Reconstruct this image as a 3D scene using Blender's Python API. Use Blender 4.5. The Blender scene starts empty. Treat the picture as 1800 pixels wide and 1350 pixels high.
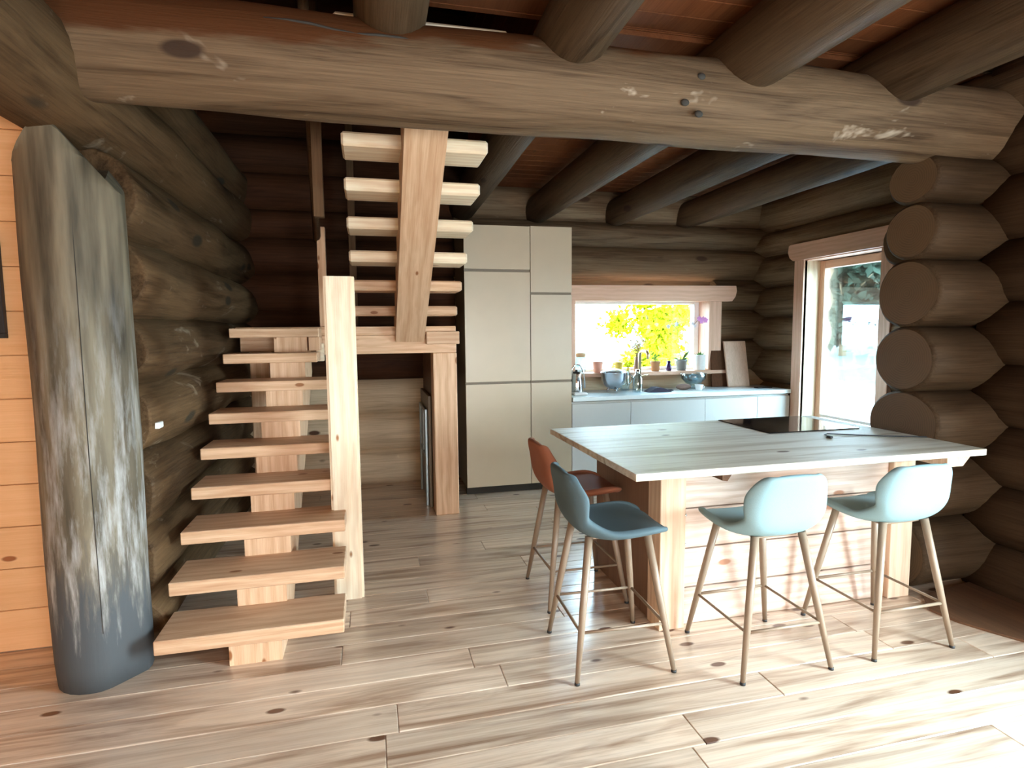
import bpy, bmesh, math, random
from mathutils import Vector, Matrix, noise as mnoise
random.seed(7)
scene = bpy.context.scene
COL = scene.collection
PI = math.pi

# ------------------------------------------------------------------ camera
cam_d = bpy.data.cameras.new('camera')
cam_d.sensor_width = 36.0
cam_d.lens = 36.0 * 1024.1 / 1800.0
cam_d.clip_start = 0.05
cam = bpy.data.objects.new('camera', cam_d)
COL.objects.link(cam)
Rr = Vector((0.9711, -0.2385, -0.0090)); Ff = Vector((0.2367, 0.9673, -0.0909)).normalized()
Rr = (Rr - Ff * Rr.dot(Ff)).normalized(); Uu = Rr.cross(Ff)
cam.matrix_world = Matrix(((Rr.x, Uu.x, -Ff.x, 0), (Rr.y, Uu.y, -Ff.y, 0), (Rr.z, Uu.z, -Ff.z, 1.5), (0, 0, 0, 1)))
scene.camera = cam

# ------------------------------------------------------------------ world, lights, exposure
world = bpy.data.worlds.new('world'); scene.world = world; world.use_nodes = True
wn = world.node_tree.nodes; wl = world.node_tree.links; wn.clear()
wo = wn.new('ShaderNodeOutputWorld'); wb = wn.new('ShaderNodeBackground')
wtc = wn.new('ShaderNodeTexCoord'); wsep = wn.new('ShaderNodeSeparateXYZ'); wr = wn.new('ShaderNodeValToRGB')
wl.new(wtc.outputs['Generated'], wsep.inputs[0]); wl.new(wsep.outputs['Z'], wr.inputs[0])
wr.color_ramp.elements[0].position = 0.0; wr.color_ramp.elements[0].color = (0.77, 0.94, 1.0, 1)
wr.color_ramp.elements[1].position = 0.8; wr.color_ramp.elements[1].color = (0.62, 0.84, 1.0, 1)
wl.new(wr.outputs[0], wb.inputs[0]); wb.inputs[1].default_value = 36.0
wl.new(wb.outputs[0], wo.inputs[0])

def area(name, loc, target, sx, sy, power, color):
    d = bpy.data.lights.new(name, 'AREA'); d.shape = 'RECTANGLE'; d.size = sx; d.size_y = sy
    d.energy = power; d.color = color
    o = bpy.data.objects.new(name, d); COL.objects.link(o); o.location = loc
    o.rotation_euler = (Vector(target) - Vector(loc)).to_track_quat('-Z', 'Y').to_euler()
    return o
# daylight coming in at the window opening of the front room beside the camera
area('daylight_side_opening', (3.80, 0.30, 1.20), (1.2, 1.30, 0.60), 1.2, 1.2, 95, (0.66, 0.90, 1.0))
area('warm_fill', (-0.9, -2.2, 1.3), (0.0, 3.0, 1.2), 0.7, 0.7, 34, (1.0, 0.72, 0.46))  # added warm fill behind the camera, no lamp stands there

area('rear_cool_fill', (1.3, -2.55, 1.0), (0.3, 3.2, 0.45), 1.7, 0.9, 150, (0.86, 0.95, 1.0))  # added cool fill in front of the closed rear wall

scene.view_settings.view_transform = 'Standard'
scene.view_settings.look = 'None'
scene.view_settings.gamma = 1.0
scene.view_settings.use_curve_mapping = False
scene.view_settings.exposure = 0.38
try:
    scene.cycles.max_bounces = 8; scene.cycles.diffuse_bounces = 5; scene.cycles.transparent_max_bounces = 12
    scene.cycles.sample_clamp_indirect = 8.0; scene.cycles.caustics_refractive = False; scene.cycles.caustics_reflective = False
except Exception: pass

# ------------------------------------------------------------------ material helpers
def rgba(c): return (c[0], c[1], c[2], 1.0)
def newmat(name):
    m = bpy.data.materials.new(name); m.use_nodes = True
    n = m.node_tree.nodes; n.clear()
    out = n.new('ShaderNodeOutputMaterial'); p = n.new('ShaderNodeBsdfPrincipled')
    m.node_tree.links.new(p.outputs[0], out.inputs[0])
    return m, n, m.node_tree.links, p, out
def plain(name, c, rough=0.5, metal=0.0, var=0.06, scale=30, bump=0.0, spec=None, coat=0.0):
    m, n, l, p, out = newmat(name)
    tc = n.new('ShaderNodeTexCoord'); ns = n.new('ShaderNodeTexNoise'); ns.inputs['Scale'].default_value = scale
    l.new(tc.outputs['Object'], ns.inputs['Vector'])
    mx = n.new('ShaderNodeMix'); mx.data_type = 'RGBA'
    mx.inputs[6].default_value = rgba([x * (1 - var) for x in c]); mx.inputs[7].default_value = rgba([min(1, x * (1 + var)) for x in c])
    l.new(ns.outputs[0], mx.inputs[0]); l.new(mx.outputs[2], p.inputs['Base Color'])
    p.inputs['Roughness'].default_value = rough; p.inputs['Metallic'].default_value = metal
    if coat: p.inputs['Coat Weight'].default_value = coat
    if spec is not None: p.inputs['Specular IOR Level'].default_value = spec
    if bump:
        b = n.new('ShaderNodeBump'); b.inputs['Strength'].default_value = bump; b.inputs['Distance'].default_value = 0.002
        l.new(ns.outputs[0], b.inputs['Height']); l.new(b.outputs[0], p.inputs['Normal'])
    return m
def wood(name, light, dark, axis='X', stretch=14, scale=1.0, rough=0.5, bump=0.25, streak=0.5, knots=0.0, knotcol=(0.12, 0.05, 0.02),
         vary=0.25, patch=None, patchcol=(0.6, 0.58, 0.52), bands=0.0, coat=0.0, knotscale=1.0):
    m, n, l, p, out = newmat(name)
    tc = n.new('ShaderNodeTexCoord'); oi = n.new('ShaderNodeObjectInfo')
    off = n.new('ShaderNodeVectorMath'); off.operation = 'SCALE'; off.inputs[0].default_value = (37.0, 53.0, 71.0)
    l.new(oi.outputs['Random'], off.inputs['Scale'])
    add = n.new('ShaderNodeVectorMath'); add.operation = 'ADD'; l.new(tc.outputs['Object'], add.inputs[0]); l.new(off.outputs[0], add.inputs[1])
    def mapped(sl, st):
        mp = n.new('ShaderNodeMapping'); s = [st, st, st]; s['XYZ'.index(axis)] = sl
        mp.inputs['Scale'].default_value = s; l.new(add.outputs[0], mp.inputs['Vector']); return mp
    def noise(mp, detail=4, dist=0.0, rg=0.55):
        t = n.new('ShaderNodeTexNoise'); t.inputs['Scale'].default_value = 1.0; t.inputs['Detail'].default_value = detail
        t.inputs['Distortion'].default_value = dist; t.inputs['Roughness'].default_value = rg; l.new(mp.outputs[0], t.inputs['Vector']); return t
    g = noise(mapped(2.2 * scale, 1.2 * scale * stretch * 8), 5, 0.5, 0.65)      # fine grain
    b = noise(mapped(0.8 * scale, 0.8 * scale * stretch), 4, 1.2)         # broad streaks
    f1 = n.new('ShaderNodeMapRange'); f1.inputs['From Min'].default_value = 0.38; f1.inputs['From Max'].default_value = 0.66
    l.new(g.outputs[0], f1.inputs[0])
    f2 = n.new('ShaderNodeMapRange'); f2.inputs['From Min'].default_value = 0.46; f2.inputs['From Max'].default_value = 0.68
    l.new(b.outputs[0], f2.inputs[0])
    mm = n.new('ShaderNodeMath'); mm.operation = 'MULTIPLY_ADD'; mm.inputs[1].default_value = streak; l.new(f2.outputs[0], mm.inputs[0])
    m2 = n.new('ShaderNodeMath'); m2.operation = 'MULTIPLY'; m2.inputs[1].default_value = 1.0 - streak; l.new(f1.outputs[0], m2.inputs[0])
    l.new(m2.outputs[0], mm.inputs[2]); mm.use_clamp = True
    mx = n.new('ShaderNodeMix'); mx.data_type = 'RGBA'; mx.inputs[6].default_value = rgba(light); mx.inputs[7].default_value = rgba(dark)
    l.new(mm.outputs[0], mx.inputs[0]); col = mx.outputs[2]
    if bands:
        w = n.new('ShaderNodeTexWave'); w.wave_type = 'RINGS'; w.rings_direction = axis; w.inputs['Scale'].default_value = 9.0
        w.inputs['Distortion'].default_value = 5.0; w.inputs['Detail'].default_value = 2.0; w.inputs['Detail Scale'].default_value = 1.0
        l.new(mapped(0.35, 1.0).outputs[0], w.inputs['Vector'])
        mb = n.new('ShaderNodeMix'); mb.data_type = 'RGBA'; mb.blend_type = 'MULTIPLY'
        mr = n.new('ShaderNodeMath'); mr.operation = 'MULTIPLY'; mr.inputs[1].default_value = bands; l.new(w.outputs['Fac'], mr.inputs[0])
        l.new(mr.outputs[0], mb.inputs[0]); l.new(col, mb.inputs[6]); mb.inputs[7].default_value = (0.62, 0.45, 0.32, 1); col = mb.outputs[2]
    if patch is not None:
        pt = noise(mapped(2.2, 5.0), 4, 0.6, 0.7)
        pr_ = n.new('ShaderNodeMapRange'); pr_.inputs['From Min'].default_value = patch; pr_.inputs['From Max'].default_value = patch + 0.09
        l.new(pt.outputs[0], pr_.inputs[0])
        mp_ = n.new('ShaderNodeMix'); mp_.data_type = 'RGBA'; l.new(pr_.outputs[0], mp_.inputs[0]); l.new(col, mp_.inputs[6])
        mp_.inputs[7].default_value = rgba(patchcol); col = mp_.outputs[2]
    if knots:
        v = n.new('ShaderNodeTexVoronoi'); v.feature = 'F1'; v.inputs['Scale'].default_value = 1.0
        l.new(mapped(3.0 * knotscale, 7.0 * knotscale).outputs[0], v.inputs['Vector'])
        kr = n.new('ShaderNodeMapRange'); kr.inputs['From Min'].default_value = knots; kr.inputs['From Max'].default_value = knots * 0.7
        l.new(v.outputs['Distance'], kr.inputs[0])
        sel = n.new('ShaderNodeMath'); sel.operation = 'GREATER_THAN'; sel.inputs[1].default_value = 0.35
        sp = n.new('ShaderNodeSeparateColor'); l.new(v.outputs['Color'], sp.inputs[0]); l.new(sp.outputs[0], sel.inputs[0])
        ku = n.new('ShaderNodeMath'); ku.operation = 'MULTIPLY'; l.new(kr.outputs[0], ku.inputs[0]); l.new(sel.outputs[0], ku.inputs[1])
        mk = n.new('ShaderNodeMix'); mk.data_type = 'RGBA'; l.new(ku.outputs[0], mk.inputs[0]); l.new(col, mk.inputs[6])
        mk.inputs[7].default_value = rgba(knotcol); col = mk.outputs[2]
    hs = n.new('ShaderNodeHueSaturation')
    vr = n.new('ShaderNodeMapRange'); vr.inputs['To Min'].default_value = 1 - vary; vr.inputs['To Max'].default_value = 1 + vary * .6
    l.new(oi.outputs['Random'], vr.inputs[0]); l.new(vr.outputs[0], hs.inputs['Value']); l.new(col, hs.inputs['Color'])
    l.new(hs.outputs[0], p.inputs['Base Color'])
    p.inputs['Roughness'].default_value = rough
    p.inputs['Specular IOR Level'].default_value = 0.5 if coat or 'top' in name else (0.10 if 'log' in name or 'ceiling' in name else 0.3)
    if coat: p.inputs['Coat Weight'].default_value = coat; p.inputs['Coat Roughness'].default_value = 0.22
    bp = n.new('ShaderNodeBump'); bp.inputs['Strength'].default_value = bump; bp.inputs['Distance'].default_value = 0.004
    l.new(mm.outputs[0], bp.inputs['Height']); l.new(bp.outputs[0], p.inputs['Normal'])
    return m
def glassmat(name, tint=(0.9, 0.97, 1.0), gloss=0.08, rough=0.02):
    m, n, l, p, out = newmat(name); n.remove(p)
    t = n.new('ShaderNodeBsdfTransparent'); t.inputs[0].default_value = rgba(tint)
    g = n.new('ShaderNodeBsdfGlossy'); g.inputs['Roughness'].default_value = rough
    fr = n.new('ShaderNodeLayerWeight'); fr.inputs[0].default_value = 0.35
    mr = n.new('ShaderNodeMapRange'); mr.inputs['To Min'].default_value = gloss; mr.inputs['To Max'].default_value = 0.6
    l.new(fr.outputs['Fresnel'], mr.inputs[0])
    mx = n.new('ShaderNodeMixShader'); l.new(mr.outputs[0], mx.inputs[0]); l.new(t.outputs[0], mx.inputs[1]); l.new(g.outputs[0], mx.inputs[2])
    l.new(mx.outputs[0], out.inputs[0]); return m
def endgrain(name, c1, c2, axis='X'):
    m, n, l, p, out = newmat(name)
    tc = n.new('ShaderNodeTexCoord'); w = n.new('ShaderNodeTexWave'); w.wave_type = 'RINGS'; w.rings_direction = axis
    w.inputs['Scale'].default_value = 24; w.inputs['Distortion'].default_value = 3.0; w.inputs['Detail'].default_value = 2
    l.new(tc.outputs['Object'], w.inputs['Vector'])
    ns = n.new('ShaderNodeTexNoise'); ns.inputs['Scale'].default_value = 9; l.new(tc.outputs['Object'], ns.inputs['Vector'])
    mx = n.new('ShaderNodeMix'); mx.data_type = 'RGBA'; mx.inputs[6].default_value = rgba(c1); mx.inputs[7].default_value = rgba(c2)
    mu = n.new('ShaderNodeMath'); mu.operation = 'MULTIPLY'; l.new(w.outputs['Fac'], mu.inputs[0]); l.new(ns.outputs[0], mu.inputs[1])
    l.new(mu.outputs[0], mx.inputs[0]); l.new(mx.outputs[2], p.inputs['Base Color']); p.inputs['Roughness'].default_value = 0.8
    return m

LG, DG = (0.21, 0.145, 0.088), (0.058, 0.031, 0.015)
M = {}
for ax in 'XYZ':
    M['log' + ax] = wood('log_wood_' + ax, LG, DG, ax, 12, 1.0, 0.62, 0.5, 0.55, 0.16, (0.07, 0.04, 0.025), 0.22, 0.66, (0.22, 0.165, 0.115), knotscale=.6)
    M['pine' + ax] = wood('pine_wood_' + ax, (0.76, 0.53, 0.35), (0.57, 0.33, 0.19), ax, 12, 1.3, 0.5, 0.2, 0.45, 0.13, (0.28, 0.11, 0.04), 0.12, bands=0.35, knotscale=1.3)
    M['pale' + ax] = wood('pale_pine_' + ax, (0.90, 0.80, 0.62), (0.78, 0.58, 0.38), ax, 12, 1.2, 0.5, 0.2, 0.45, 0.13, (0.33, 0.14, 0.05), 0.08, bands=0.3, knotscale=1.3)
    M['trim' + ax] = wood('trim_pine_' + ax, (0.82, 0.54, 0.40), (0.68, 0.42, 0.29), ax, 12, 1.3, 0.5, 0.15, 0.4, 0.0, vary=0.08, bands=0.2)
M['loglight'] = wood('inner_log_wood', (0.72, 0.57, 0.39), (0.42, 0.30, 0.19), 'X', 12, 1.0, 0.6, 0.4, 0.5, 0.12, (0.10, 0.05, 0.03), 0.18, knotscale=.6)
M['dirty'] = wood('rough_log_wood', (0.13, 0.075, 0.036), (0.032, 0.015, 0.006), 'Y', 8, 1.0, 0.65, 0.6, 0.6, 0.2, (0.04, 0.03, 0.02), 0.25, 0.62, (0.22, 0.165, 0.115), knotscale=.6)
M['darklog'] = wood('brown_log_wood', (0.072, 0.044, 0.024), (0.03, 0.016, 0.008), 'X', 12, 1.0, 0.6, 0.4, 0.5, 0.12, (0.02, 0.01, 0.005), 0.18, 0.70, (0.15, 0.115, 0.08), knotscale=.6)
M['joist'] = wood('joist_log_wood', (0.092, 0.058, 0.033), (0.03, 0.016, 0.008), 'Y', 12, 1.0, 0.5, 0.5, 0.55, 0.16, (0.03, 0.015, 0.01), 0.2, 0.7, (0.2, 0.15, 0.1), knotscale=.6)
M['darklogY'] = wood('brown_log_wood_y', (0.06, 0.034, 0.018), (0.028, 0.014, 0.007), 'Y', 12, 1.0, 0.6, 0.4, 0.5, vary=.2)
M['endX'] = endgrain('end_grain', (0.115, 0.066, 0.030), (0.07, 0.038, 0.016), 'X')
M['endY'] = endgrain('end_grain_y', (0.19, 0.115, 0.058), (0.13, 0.073, 0.034), 'Y')
M['ceil'] = wood('ceiling_board_wood', (0.20, 0.075, 0.03), (0.13, 0.04, 0.015), 'Y', 12, 1.0, 0.55, 0.2, 0.4, 0.1, vary=0.15)
M['panel'] = wood('panel_board_wood', (0.84, 0.49, 0.25), (0.74, 0.39, 0.17), 'X', 12, 1.2, 0.45, 0.12, 0.45, 0.11, (0.35, 0.12, 0.04), 0.08)
M['floor'] = wood('floor_board_wood', (0.82, 0.66, 0.51), (0.27, 0.145, 0.08), 'X', 11, 1.0, 0.33, 0.06, 0.72, 0.155, (0.11, 0.04, 0.018), 0.20, bands=0.25, coat=0.9, knotscale=1.15)
M['subfloor'] = plain('floor_base', (0.16, 0.10, 0.06), 0.8)
M['top'] = wood('island_top_wood', (0.74, 0.69, 0.60), (0.38, 0.28, 0.18), 'X', 14, 1.0, 0.52, 0.06, 0.7, 0.12, (0.12, 0.07, 0.04), 0.0)
M['islandside'] = wood('island_side_wood', (0.24, 0.135, 0.085), (0.17, 0.09, 0.055), 'Z', 12, 1.0, 0.5, 0.1, 0.4, 0.08, vary=0.05)
M['iplank'] = wood('island_plank_wood', (0.76, 0.61, 0.52), (0.52, 0.35, 0.27), 'X', 12, 1.0, 0.45, 0.15, 0.45, 0.13, (0.42, 0.2, 0.12), 0.08, bands=0.4)
M['ileg'] = wood('island_leg_wood', (0.82, 0.62, 0.46), (0.68, 0.44, 0.29), 'Z', 14, 1.0, 0.45, 0.15, 0.4, 0.0, vary=0.04, bands=0.3)
M['darkwood'] = wood('dark_brown_wood', (0.17, 0.085, 0.045), (0.08, 0.04, 0.022), 'Y', 10, 1.0, 0.5, 0.2, 0.5, vary=0.05)
M['cab'] = plain('cabinet_front', (0.54, 0.44, 0.315), 0.33, 0, 0.05, 6)
M['cabside'] = plain('cabinet_side', (0.20, 0.155, 0.105), 0.5)
M['basecab'] = plain('base_cabinet_front', (0.66, 0.66, 0.64), 0.3, 0, 0.02, 6)
M['gap'] = plain('shadow_gap_dark', (0.03, 0.025, 0.02), 0.8)
M['worktop'] = plain('white_worktop', (0.84, 0.94, 0.96), 0.25, 0, 0.02, 8)
M['hob'] = plain('black_glass', (0.012, 0.012, 0.014), 0.06, 0, 0.0, 5, spec=0.6)
M['steel'] = plain('brushed_steel', (0.62, 0.63, 0.68), 0.22, 1.0)
M['chrome'] = plain('chrome', (0.8, 0.8, 0.82), 0.1, 1.0)
M['brass'] = plain('champagne_metal', (0.70, 0.56, 0.36), 0.28, 1.0)
M['stoolleg'] = plain('stool_leg_oak_metal', (0.27, 0.195, 0.135), 0.38, 0.0, 0.08, 20)
M['black'] = plain('black_plastic', (0.02, 0.02, 0.022), 0.5)
M['white'] = plain('white_paint', (0.85, 0.86, 0.85), 0.45)
M['bluegrey'] = plain('blue_grey_fabric', (0.24, 0.37, 0.40), 0.85, 0, 0.12, 400, 0.3)
M['slate'] = plain('slate_blue_fabric', (0.075, 0.12, 0.14), 0.85, 0, 0.12, 400, 0.3)
M['rust'] = plain('rust_brown_fabric', (0.26, 0.085, 0.04), 0.85, 0, 0.12, 400, 0.3)
M['glass'] = glassmat('window_glass')
M['jarglass'] = glassmat('blue_tinted_glass', (0.80, 0.93, 0.97), 0.15, 0.05)
M['terracotta'] = plain('terracotta', (0.45, 0.24, 0.12), 0.8)
M['pink'] = plain('pink_clay', (0.80, 0.45, 0.36), 0.7)
M['yellow'] = plain('yellow_glaze', (0.78, 0.66, 0.12), 0.4)
M['zinc'] = plain('grey_zinc', (0.28, 0.32, 0.33), 0.4, 0.5)
M['purple'] = plain('dark_purple_glass', (0.05, 0.025, 0.09), 0.15)
M['leaf'] = plain('green_leaf', (0.10, 0.22, 0.05), 0.5)
M['stem'] = plain('dry_stem', (0.20, 0.16, 0.06), 0.7)
M['petalw'] = plain('white_petal', (0.75, 0.78, 0.85), 0.6)
M['petalp'] = plain('pink_petal', (0.78, 0.35, 0.75), 0.6)
M['cork'] = plain('cork', (0.62, 0.42, 0.25), 0.8)
M['dried'] = plain('dried_plant', (0.50, 0.37, 0.18), 0.85)
M['mauve'] = plain('mauve_clay', (0.42, 0.26, 0.22), 0.7)
M['cloth'] = plain('black_cloth', (0.03, 0.022, 0.04), 0.9)
M['bread'] = plain('brown_loaf', (0.22, 0.14, 0.11), 0.8)
M['oakboard'] = wood('oak_board', (0.78, 0.56, 0.43), (0.60, 0.40, 0.28), 'Z', 12, 1.5, 0.5, 0.1, 0.4, vary=0.05)
M['railwood'] = wood('brown_log_rail', (0.15, 0.085, 0.045), (0.08, 0.04, 0.02), 'Z', 12, 1.5, 0.7, 0.1, 0.4, vary=0.05)
M['stairshade'] = wood('shaded_log_wood', (0.075, 0.030, 0.014), (0.03, 0.011, 0.005), 'X', 10, 1.0, 0.7, 0.4, 0.5, vary=0.2)  # stairwell shade put into the log colour, darker than the other logs
M['walnut'] = wood('walnut_log_board', (0.12, 0.05, 0.025), (0.06, 0.03, 0.015), 'Z', 12, 1.5, 0.8, 0.1, 0.4, vary=0.05)
M['lawn'] = plain('lawn_grass', (0.013, 0.032, 0.027), 0.9, 0, 0.3, 0.5)
M['patio'] = plain('patio_paving', (0.55, 0.58, 0.60), 0.8, 0, 0.05, 1)
M['yleaf'] = plain('yellow_autumn_leaf', (0.42, 0.45, 0.010), 0.9, 0, 0.3, 3, spec=0.1)
M['gleaf'] = plain('pale_green_leaf', (0.020, 0.034, 0.024), 0.9, 0, 0.4, 1, spec=0.1)
M['bark'] = plain('tree_bark', (0.2, 0.14, 0.08), 0.9)
# old post: grey weathered wood with green cast, whitened streaks and a sooty foot with a ragged edge
def postmat():
    m, n, l, p, out = newmat('weathered_post_wood')
    tc = n.new('ShaderNodeTexCoord'); mp = n.new('ShaderNodeMapping'); mp.inputs['Scale'].default_value = (16, 16, 1.6); l.new(tc.outputs['Object'], mp.inputs[0])
    g = n.new('ShaderNodeTexNoise'); g.inputs['Scale'].default_value = 1; g.inputs['Detail'].default_value = 5; l.new(mp.outputs[0], g.inputs['Vector'])
    r = n.new('ShaderNodeValToRGB'); e = r.color_ramp.elements
    e[0].position = 0.30; e[0].color = (0.042, 0.033, 0.022, 1); e[1].position = 0.62; e[1].color = (0.19, 0.155, 0.105, 1)
    l.new(g.outputs[0], r.inputs[0])
    mp2 = n.new('ShaderNodeMapping'); mp2.inputs['Scale'].default_value = (24, 24, 3.2); l.new(tc.outputs['Object'], mp2.inputs[0])
    h = n.new('ShaderNodeTexNoise'); h.inputs['Scale'].default_value = 1; h.inputs['Detail'].default_value = 6; h.inputs['Roughness'].default_value = 0.65; l.new(mp2.outputs[0], h.inputs['Vector'])
    sep = n.new('ShaderNodeSeparateXYZ'); l.new(tc.outputs['Object'], sep.inputs[0])
    # bleached patches, mostly between knee and shoulder height
    zb = n.new('ShaderNodeMapRange'); zb.inputs['From Min'].default_value = 1.75; zb.inputs['From Max'].default_value = 0.9; l.new(sep.outputs['Z'], zb.inputs[0])
    hb = n.new('ShaderNodeMapRange'); hb.inputs['From Min'].default_value = 0.46; hb.inputs['From Max'].default_value = 0.78; l.new(h.outputs[0], hb.inputs[0])
    mu = n.new('ShaderNodeMath'); mu.operation = 'MULTIPLY'; l.new(zb.outputs[0], mu.inputs[0]); l.new(hb.outputs[0], mu.inputs[1])
    m1 = n.new('ShaderNodeMix'); m1.data_type = 'RGBA'; l.new(mu.outputs[0], m1.inputs[0]); l.new(r.outputs[0], m1.inputs[6]); m1.inputs[7].default_value = (0.50, 0.50, 0.50, 1)
    # sooty foot
    zs = n.new('ShaderNodeMath'); zs.operation = 'MULTIPLY_ADD'; zs.inputs[1].default_value = -1.1; zs.inputs[2].default_value = 1.02; l.new(h.outputs[0], zs.inputs[0])
    cmp_ = n.new('ShaderNodeMath'); cmp_.operation = 'SUBTRACT'; l.new(zs.outputs[0], cmp_.inputs[0]); l.new(sep.outputs['Z'], cmp_.inputs[1])
    cr = n.new('ShaderNodeMapRange'); cr.inputs['From Min'].default_value = -0.12; cr.inputs['From Max'].default_value = 0.20; l.new(cmp_.outputs[0], cr.inputs[0])
    m2 = n.new('ShaderNodeMix'); m2.data_type = 'RGBA'; l.new(cr.outputs[0], m2.inputs[0]); l.new(m1.outputs[2], m2.inputs[6]); m2.inputs[7].default_value = (0.075, 0.08, 0.085, 1)
    l.new(m2.outputs[2], p.inputs['Base Color']); p.inputs['Roughness'].default_value = 0.6; p.inputs['Specular IOR Level'].default_value = 0.2
    b = n.new('ShaderNodeBump'); b.inputs['Strength'].default_value = 0.5; b.inputs['Distance'].default_value = 0.006
    l.new(g.outputs[0], b.inputs['Height']); l.new(b.outputs[0], p.inputs['Normal'])
    return m
M['post'] = postmat()

# the big beam: same wood, its upper face towards the left wall is coloured red-brown down to a ragged line
def beammat():
    m = wood('beam_log_wood', (0.17, 0.112, 0.066), (0.042, 0.023, 0.012), 'X', 12, 1.0, 0.62, 0.6, 0.6, 0.16, (0.05, 0.03, 0.02), 0.0, 0.64, (0.36, 0.29, 0.22), knotscale=.6)
    n = m.node_tree.nodes; l = m.node_tree.links
    p = [q for q in n if q.type == 'BSDF_PRINCIPLED'][0]; src = p.inputs['Base Color'].links[0].from_socket
    tc = n.new('ShaderNodeTexCoord'); sp = n.new('ShaderNodeSeparateXYZ'); l.new(tc.outputs['Object'], sp.inputs[0])
    ns = n.new('ShaderNodeTexNoise'); mp = n.new('ShaderNodeMapping'); mp.inputs['Scale'].default_value = (2.5, 9, 14); l.new(tc.outputs['Object'], mp.inputs[0])
    ns.inputs['Scale'].default_value = 1; ns.inputs['Detail'].default_value = 4; l.new(mp.outputs[0], ns.inputs['Vector'])
    a = n.new('ShaderNodeMath'); a.operation = 'MULTIPLY_ADD'; a.inputs[1].default_value = 0.22; l.new(ns.outputs[0], a.inputs[0]); l.new(sp.outputs['Z'], a.inputs[2])
    lx = n.new('ShaderNodeMath'); lx.operation = 'MULTIPLY_ADD'; lx.inputs[1].default_value = -0.075; l.new(sp.outputs['X'], lx.inputs[0]); l.new(a.outputs[0], lx.inputs[2])
    f = n.new('ShaderNodeMapRange'); f.inputs['From Min'].default_value = 0.03; f.inputs['From Max'].default_value = 0.07; l.new(lx.outputs[0], f.inputs[0])
    mx = n.new('ShaderNodeMix'); mx.data_type = 'RGBA'; l.new(f.outputs[0], mx.inputs[0]); l.new(src, mx.inputs[6]); mx.inputs[7].default_value = (0.085, 0.032, 0.012, 1)
    l.new(mx.outputs[2], p.inputs['Base Color']); return m
M['beam'] = beammat()

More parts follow.
